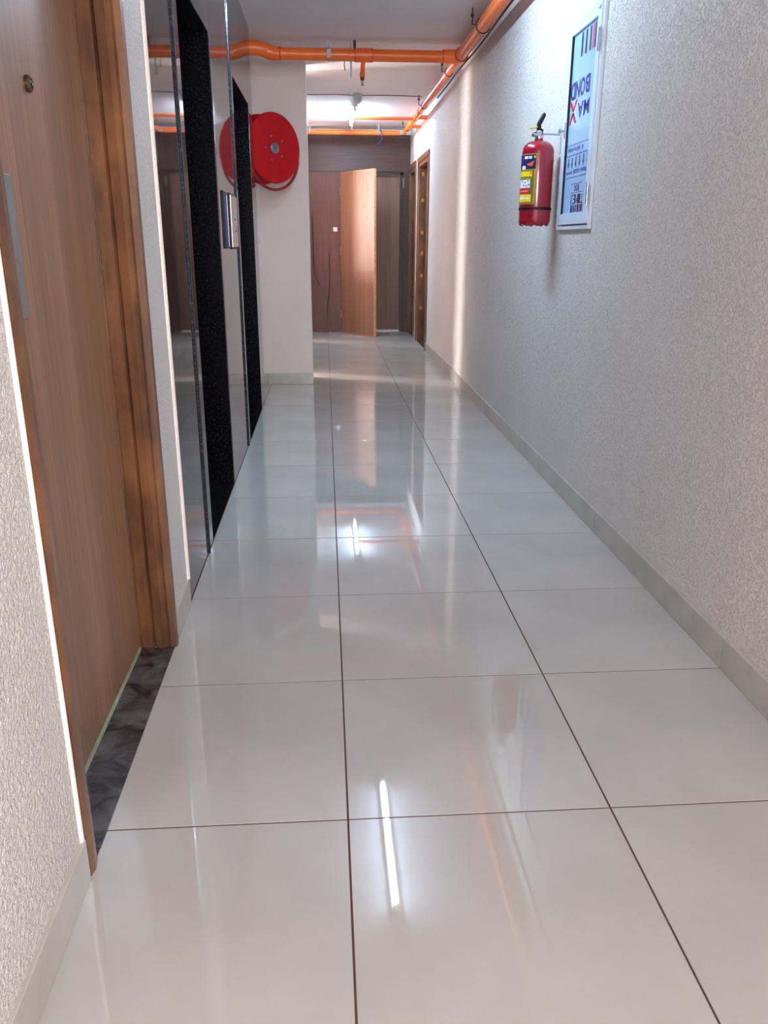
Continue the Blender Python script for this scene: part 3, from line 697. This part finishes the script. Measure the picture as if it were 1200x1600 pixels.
# ceiling cable, detector
pts = [(-0.9+k*0.1, 7.60+0.006*math.sin(k*1.7), ZC-0.006-0.003*math.sin(k*1.1)) for k in range(20)]
tag(MB().tube(pts, 0.0045, 8).build('ceiling_cable', 'grey_cable', None, True), 'thin grey cable stapled straight across the ceiling through the sensor box', 'cable')
sd = thing('ceiling_sensor', (0.338, 7.56, ZC), 'grey plastic sensor box on the ceiling next to the glowing tube light', 'sensor')
MB().lathe([(0.050, 0.002), (0.050, -0.030), (0.046, -0.034), (0.001, -0.034)], 28, (0.338, 7.55, ZC)).build('base', 'grey_plastic', sd, True)
MB().lathe([(0.044, -0.034), (0.042, -0.060), (0.030, -0.085), (0.012, -0.094), (0.001, -0.095)], 28, (0.338, 7.55, ZC)).build('dome', 'grey_plastic', sd, True)
MB().tube([(0.245, 7.56, ZC), (0.245, 7.56, ZC-0.022)], 0.010, 10).build('cable_clip', 'grey_plastic', sd, True)

# ---- tube lights
def tube_light(yc, label):
    t = thing('tube_light', (0.33, yc, ZC), label, 'tube light', 'ceiling tube lights along the corridor')
    MB().box(0.305, 0.355, yc-0.61, yc+0.61, ZC-0.030, ZC+0.001, 0.004, 2).build('batten', 'white_plastic', t)
    for s_ in (-1, 1):
        MB().box(0.312, 0.348, yc+s_*0.592-0.014, yc+s_*0.592+0.014, ZC-0.072, ZC-0.029, 0.004, 2).build('lamp_holder', 'white_plastic', t)
    MB().tube([(0.33, yc-0.58, ZC-0.052), (0.33, yc+0.58, ZC-0.052)], 0.009, 16).build('tube', 'tube_glow', t, True)
tube_light(2.92, 'white ceiling tube light above the near floor, mirrored as the long streak in the tiles')
tube_light(8.78, 'white glowing ceiling tube light near the brown end wall')

# ---- small loose wires and fittings
jb = thing('wall_socket_box', (0.128, YB, 1.36), 'small white socket box on the brown panel left of the open door', 'socket')
MB().box(0.098, 0.155, YB-0.018, YB+0.001, 1.362, 1.418, 0.004, 2).build('box', 'white_plastic', jb)
MB().tube([(0.12, YB-0.006, 1.364), (0.11, YB-0.014, 1.32), (0.085, YB-0.010, 1.27)], 0.004, 8).build('lead', 'print_red', jb, True)
def wire(name, pts, r, mat, label):
    tag(MB().tube(pts, r, 8).build(name, mat, None, True), label, 'wire')
wire('loose_wire', [(0.040, YB-0.006, 1.08), (0.030, YB-0.004, 0.95), (0.044, YB-0.006, 0.80), (0.030, YB-0.004, 0.62), (0.022, YB-0.005, 0.50), (0.000, YB-0.006, 0.40), (-0.006, YB-0.004, 0.26)], 0.005, 'dark_wire', 'dark wavy wire hanging down the brown panel below the socket box')
wire('loose_wire', [(-0.186, YB-0.006, 1.55), (-0.184, YB-0.006, 1.2), (-0.180, YB-0.006, 0.85), (-0.15, YB-0.008, 0.74), (-0.11, YB-0.006, 0.65)], 0.006, 'dark_wire', 'dark wire bending along the left edge of the brown panel by the column')
wire('loose_wire', [(0.705, 9.628, PZ+0.02), (0.725, 9.62, PZ-0.01), (0.728, 9.62, PZ-0.08), (0.70, 9.62, PZ-0.13), (0.67, 9.62, PZ-0.15)], 0.008, 'blue_cable', 'blue wire bundle dangling from the orange pipe over the end doors')
wire('loose_wire', [(0.150, PY+0.02, PZ-0.03), (0.148, PY+0.01, PZ-0.07), (0.152, PY, PZ-0.105)], 0.003, 'dark_wire', 'short dark wire end hanging below the orange cross pipe')
tag(MB().box(0.192, 0.206, PY+0.052, PY+0.055, PZ-0.145, ZC+0.001).build('metal_strip', 'galvanised'), 'thin grey metal strip hanging behind the orange cross pipe', 'strip')
